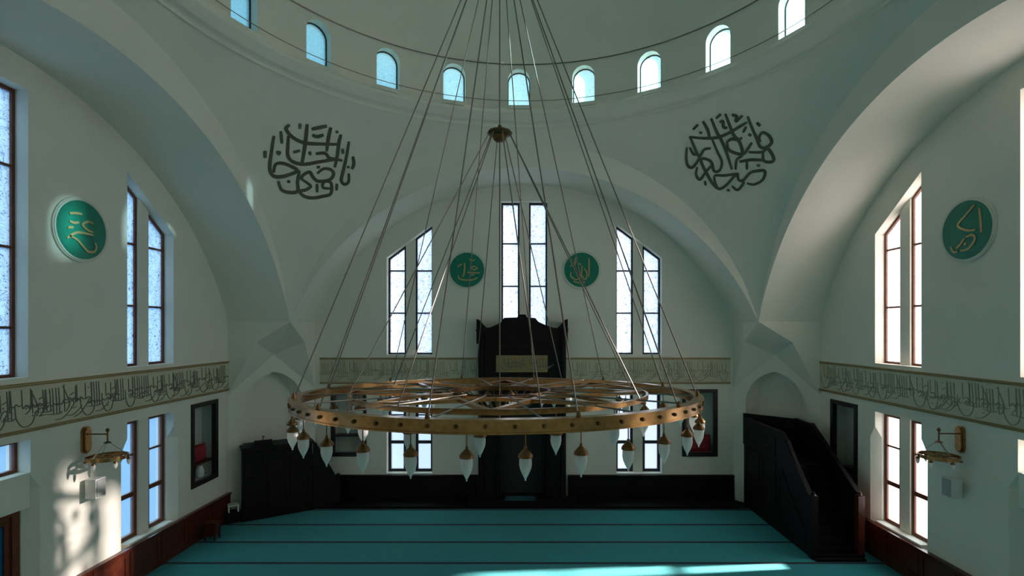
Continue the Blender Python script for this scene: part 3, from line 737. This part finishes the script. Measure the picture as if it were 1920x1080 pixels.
for x in (X0, X1):
    MB().box((x-.09, YF-.12, .012), (x+.09, YF+.06, 1.78)).lathe([(.06,1.78),(.08,1.80),(.05,1.83),(.06,1.87),(.001,1.90)], (x, YF-.03, 0), 12).build('newel_post', M['wood_dark'] if x == X0 else M['wood'], mb)  # redder wood on the right post imitates a highlight
for k in range(2):
    y = YF-.02-.14*(2-k)
    MB().box((X0-.05, YF-.26+.10*k, .012), (X1+.05, YF-.10, .08*(k+1))).build('landing_step', M['wood_dark'], mb)

kp = empty('preaching_pulpit', (-8.4, 18.2, 0), 'black wooden preaching pulpit with side stairs in the left corner niche', 'pulpit')
ang = math.radians(33)
KU = Vector((math.cos(ang), math.sin(ang), 0)); KN = Vector((math.sin(ang), -math.cos(ang), 0))
PK = Frame((-9.42, 17.25, 0), KU, KN)                       # u along the front face, d towards the room
kw = 2.25
MB().obox(PK, (0, .03, -.85), (kw, .22, .08)).build('plinth', M['wood_dark'], kp)
MB().obox(PK, (.03, .22, -.80), (kw-.03, 2.38, .0)).build('body', M['wood_dark'], kp)
m = MB()
for i in range(3):
    a = .08+i*.71; m.plate(PK, [(a,.34),(a+.66,.34),(a+.66,1.45),(a,1.45)], [[(a+.09,.43),(a+.57,.43),(a+.57,1.36),(a+.09,1.36)]], 0, .03)
    m.plate(PK, [(a,1.55),(a+.66,1.55),(a+.66,2.28),(a,2.28)], [[(a+.09,1.64),(a+.57,1.64),(a+.57,2.19),(a+.09,2.19)]], 0, .03)
m.build('panel_moulding', M['wood_dark'], kp)
MB().obox(PK, (-.02, 2.38, -.85), (kw+.02, 2.47, .07)).build('rail_cap', M['wood_dark'], kp)
MB().obox(PK, (.35, 2.47, -.30), (.95, 2.52, .02)).add([PK(.38,2.52,-.28), PK(.92,2.52,-.28), PK(.92,2.52,0), PK(.38,2.52,0), PK(.38,2.60,-.28), PK(.92,2.60,-.28), PK(.92,2.68,0), PK(.38,2.68,0)], [(0,1,2,3),(7,6,5,4),(0,4,5,1),(1,5,6,2),(2,6,7,3),(3,7,4,0)]).build('book_rest', M['wood_dark'], kp)
for i in range(5):                                          # flight of steps down to the right
    z = 1.85-.36*i
    MB().obox(PK, (kw+.02+.16*i, .03, -.72), (kw+.02+.16*(i+1), z, -.08)).build('step', M['wood_dark'], kp)
st = [(kw, 2.42), (kw+.10, 2.38), (kw+.86, .95), (kw+.86, .03), (kw, .03)]
MB().plate(PK, st[::-1], [], -.08, -.02).build('stair_panel', M['wood_dark'], kp)
MB().obox(PK, (kw+.82, .03, -.10), (kw+.92, 1.15, .0)).build('newel_post', M['wood_dark'], kp)
MB().tube(PK(.65,2.655,-.15), PK(.65,2.78,-.13), .012, 6).tube(PK(.65,2.78,-.13), PK(.66,2.80,.06), .02, 8).build('microphone', M['frame_dark'], label='small black microphone standing on the pulpit book rest', cat='microphone')

# ------------------------------------------------------------------ framed niches and what stands in them
def framed_niche(P, sg, label, shelf):
    c = sg*(NU0+NU1)/2; hw = (NU1-NU0)/2
    e = empty('framed_niche', P(c, NZ0, 0), label, 'niche', 'framed wall niches')
    q = lambda a, b, d: [(c-a, b), (c+a, b), (c+a, d), (c-a, d)]
    MB().plate(P, q(hw+.02, NZ0-.02, NZ1+.02), [q(hw-.115, NZ0+.115, NZ1-.115)], -.10, .04).build('frame', M['frame_dark'], e)
    m = MB(); a = hw-.02
    m.obox(P, (c-a, NZ0+.02, -.49), (c+a, NZ1-.02, -.46)); m.obox(P, (c-a, NZ0+.02, -.46), (c-a+.02, NZ1-.02, -.1)); m.obox(P, (c+a-.02, NZ0+.02, -.46), (c+a, NZ1-.02, -.1))
    m.obox(P, (c-a, NZ1-.04, -.46), (c+a, NZ1-.02, -.1)); m.obox(P, (c-a, NZ0+.02, -.46), (c+a, NZ0+.10, -.1))
    m.build('lining', M['niche'], e)
    if shelf: MB().obox(P, (c-a+.02, shelf, -.46), (c+a-.02, shelf+.06, -.11)).build('shelf', M['wood'] if shelf < 2.3 else M['frame_dark'], e)
    return c, NZ0+.10
def cushion(P, c, z, hw, h, label, name='cushion', cat='cushion', mt=None, d0=-.42, d1=-.14):
    m = MB(); nu, nz = 8, 6
    for fr in (0, 1):
        vs = []; fs = []
        for i in range(nu+1):
            for j in range(nz+1):
                x, y = -1+2*i/nu, -1+2*j/nz; b = (1-x**4)*(1-y**4)
                dm, dh = (d0+d1)/2, (d1-d0)/2
                vs.append(P(c+x*hw*(1-.05*y*y), z+h/2+y*h/2*(1-.06*x*x if y > 0 else 1), dm + (dh*(.25+.75*b**.5) if fr else -dh*(.25+.75*b**.5))))
        for i in range(nu):
            for j in range(nz):
                a = i*(nz+1)+j; f = (a, a+nz+1, a+nz+2, a+1); fs.append(f if fr else f[::-1])
        m.add(vs, fs)
    # close the rim
    nv = (nu+1)*(nz+1); rim = [i*(nz+1) for i in range(nu+1)] + [nu*(nz+1)+j for j in range(1, nz+1)] + [i*(nz+1)+nz for i in range(nu-1, -1, -1)] + [j for j in range(nz-1, 0, -1)]
    k = len(rim); m.f += [(rim[i], rim[(i+1) % k], rim[(i+1) % k]+nv, rim[i]+nv) for i in range(k)]
    m.build(name, mt or M['red'], smooth=True, label=label, cat=cat, fix=True, angle=60)
c, z = framed_niche(WL, 1, 'tall black framed wall niche holding a red cushion on the left wall', 2.22)
cushion(WL, c+.02, 2.28, .42, .52, 'dark red cushion on the shelf of the niche in the left wall')
for dx, hh in ((-.28, .30), (.22, .36)):
    r = hh*.33
    MB().lathe([(.001,0),(r*.8,.01),(r,.06),(r*1.05,hh*.6),(r*.7,hh*.85),(r*.75,hh),(.001,hh)], WL(c+dx, z, -.28), 16).build('jar', M['white'], smooth=True,
        label='pale %s jar under the red cushion in the left wall niche' % ('shorter' if hh < .33 else 'taller'), cat='jar')
c, z = framed_niche(WF, -1, 'black framed niche with a low shelf on the front wall beside the pulpit', 2.36)
c, z = framed_niche(WF, 1, 'black framed niche with red cloth at the bottom on the front wall near the minbar', 0)
cushion(WF, c, z, .50, .66, 'dark red cushion at the bottom of the niche near the minbar')
c, z = framed_niche(WR, -1, 'tall black framed wall niche on the right wall above the minbar stairs', 0)
m = MB().obox(WR, (c-.30, z, -.42), (c+.36, z+.30, -.16)); m.obox(WR, (c-.32, z+.30, -.44), (c+.38, z+.36, -.14)).build('storage_box', M['frame_dark'], label='dark lidded box in the bottom of the niche on the right wall', cat='box')

# ------------------------------------------------------------------ sconces and speakers
def sconce(P, u, side):
    e = empty('wall_sconce', P(u, 3.4, 0), 'brass wall bracket with a small hanging ring of lamps on the %s wall' % side, 'wall lamp', 'brass wall brackets')
    prof = []; n = 20
    outl = [(u+.115*math.cos(2*PI*i/n), (3.93 + (.20 if math.sin(2*PI*i/n) > 0 else -.20)) + .11*math.sin(2*PI*i/n)) for i in range(n)]
    inl = [(u+(x-u)*.72, 3.93+(y-3.93)*.88) for x, y in outl]
    MB().plate(P, outl, [], 0, .05).plate(P, inl, [], .05, .09).build('back_plate', M['brass'], e)
    c = .52
    MB().tube(P(u, 4.06, .05), P(u, 4.06, c), .014).tube(P(u, 4.16, c), P(u, 3.86, c), .016).lathe([(.001,4.20),(.03,4.18),(.04,4.14),(.016,4.10)], P(u, 0, c), 12).lathe([(.016,3.90),(.07,3.875),(.075,3.86),(.001,3.85)], P(u, 0, c), 12).build('arm', M['brass_dark'], e)
    m = MB(); C0 = P(u, 0, c); C0.z = 0
    m.lathe([(.37,3.50),(.40,3.50),(.40,3.58),(.37,3.58)], C0, 40, closed=True); m.lathe([(.08,3.50),(.11,3.50),(.11,3.57),(.08,3.57)], C0, 20, closed=True)
    for k in range(6):
        a = 2*PI*k/6; d = Vector((math.cos(a), math.sin(a), 0)); m.bar(C0+d*.1+Vector((0,0,3.54)), C0+d*.38+Vector((0,0,3.54)), .03, .03)
    m.build('ring', M['brass'], e)
    m = MB()
    for k in range(3):
        a = 2*PI*k/3+.4; d = Vector((math.cos(a), math.sin(a), 0)); m.tube(C0+Vector((0,0,3.87))+d*.03, C0+d*.385+Vector((0,0,3.57)), .006, 6)
    m.build('chain', M['cable'], e)
    for k in range(6):
        a = 2*PI*(k+.5)/6; p = C0+Vector((math.cos(a)*.385, math.sin(a)*.385, 3.50))
        l = MB().lathe([(.001,.0),(.03,-.01),(.045,-.05),(.001,-.055)], p, 10).build('lamp', M['brass_dark'], e, smooth=True)
        MB().lathe([(.036,-.05),(.042,-.08),(.032,-.13),(.012,-.17),(.001,-.18)], p, 10).build('glass_globe', M['lampglass'], l, smooth=True)
sconce(WL, 2.22, 'left'); sconce(WR, -2.28, 'right')
def speaker(P, u, side):
    e = empty('wall_speaker', P(u, 2.62, 0), 'small box loudspeaker below the brass bracket on the %s wall' % side, 'speaker', 'wall loudspeakers')
    m = MB().obox(P, (u-.14, 2.62, .10), (u+.14, 3.05, .34)); m.build('cabinet', M['white'], e)
    MB().obox(P, (u-.12, 2.64, .34), (u+.12, 3.03, .355)).build('grille', M['grille'], e)
    MB().obox(P, (u-.03, 2.76, 0), (u+.03, 2.92, .10)).build('bracket', M['grille'], e)
speaker(WL, 2.25, 'left'); speaker(WR, -2.28, 'right')

# ------------------------------------------------------------------ small things by the left wall
e = empty('wooden_stand', (-9.55, 15.85, .012), 'small reddish brown wooden stand on the carpet by the left wall', 'stand')
MB().box((-9.75, 15.68, .50), (-9.36, 16.02, .55)).build('top', M['wood'], e)
MB().box((-9.71, 15.72, .16), (-9.40, 15.98, .50)).build('body', M['wood'], e)
for sx in (-9.70, -9.41):
    for sy in (15.73, 15.97): MB().box((sx-.025, sy-.025, .012), (sx+.025, sy+.025, .50)).build('leg', M['wood'], e)
MB().obox(PK, (-.42, .03, -.42), (-.03, .36, .0)).build('low_chest', M['wood_dark'], label='low black wooden chest beside the left end of the pulpit', cat='chest')
e = empty('folding_stool', tuple(PK(-.22, .36, -.2)), 'small white stool on the low chest beside the pulpit', 'stool')
MB().obox(PK, (-.40, .56, -.34), (-.06, .61, -.06)).build('seat', M['white'], e)
for a in (-.385, -.115):
    for d in (-.32, -.12): MB().obox(PK, (a, .36, d), (a+.04, .56, d+.04)).build('leg', M['white'], e)
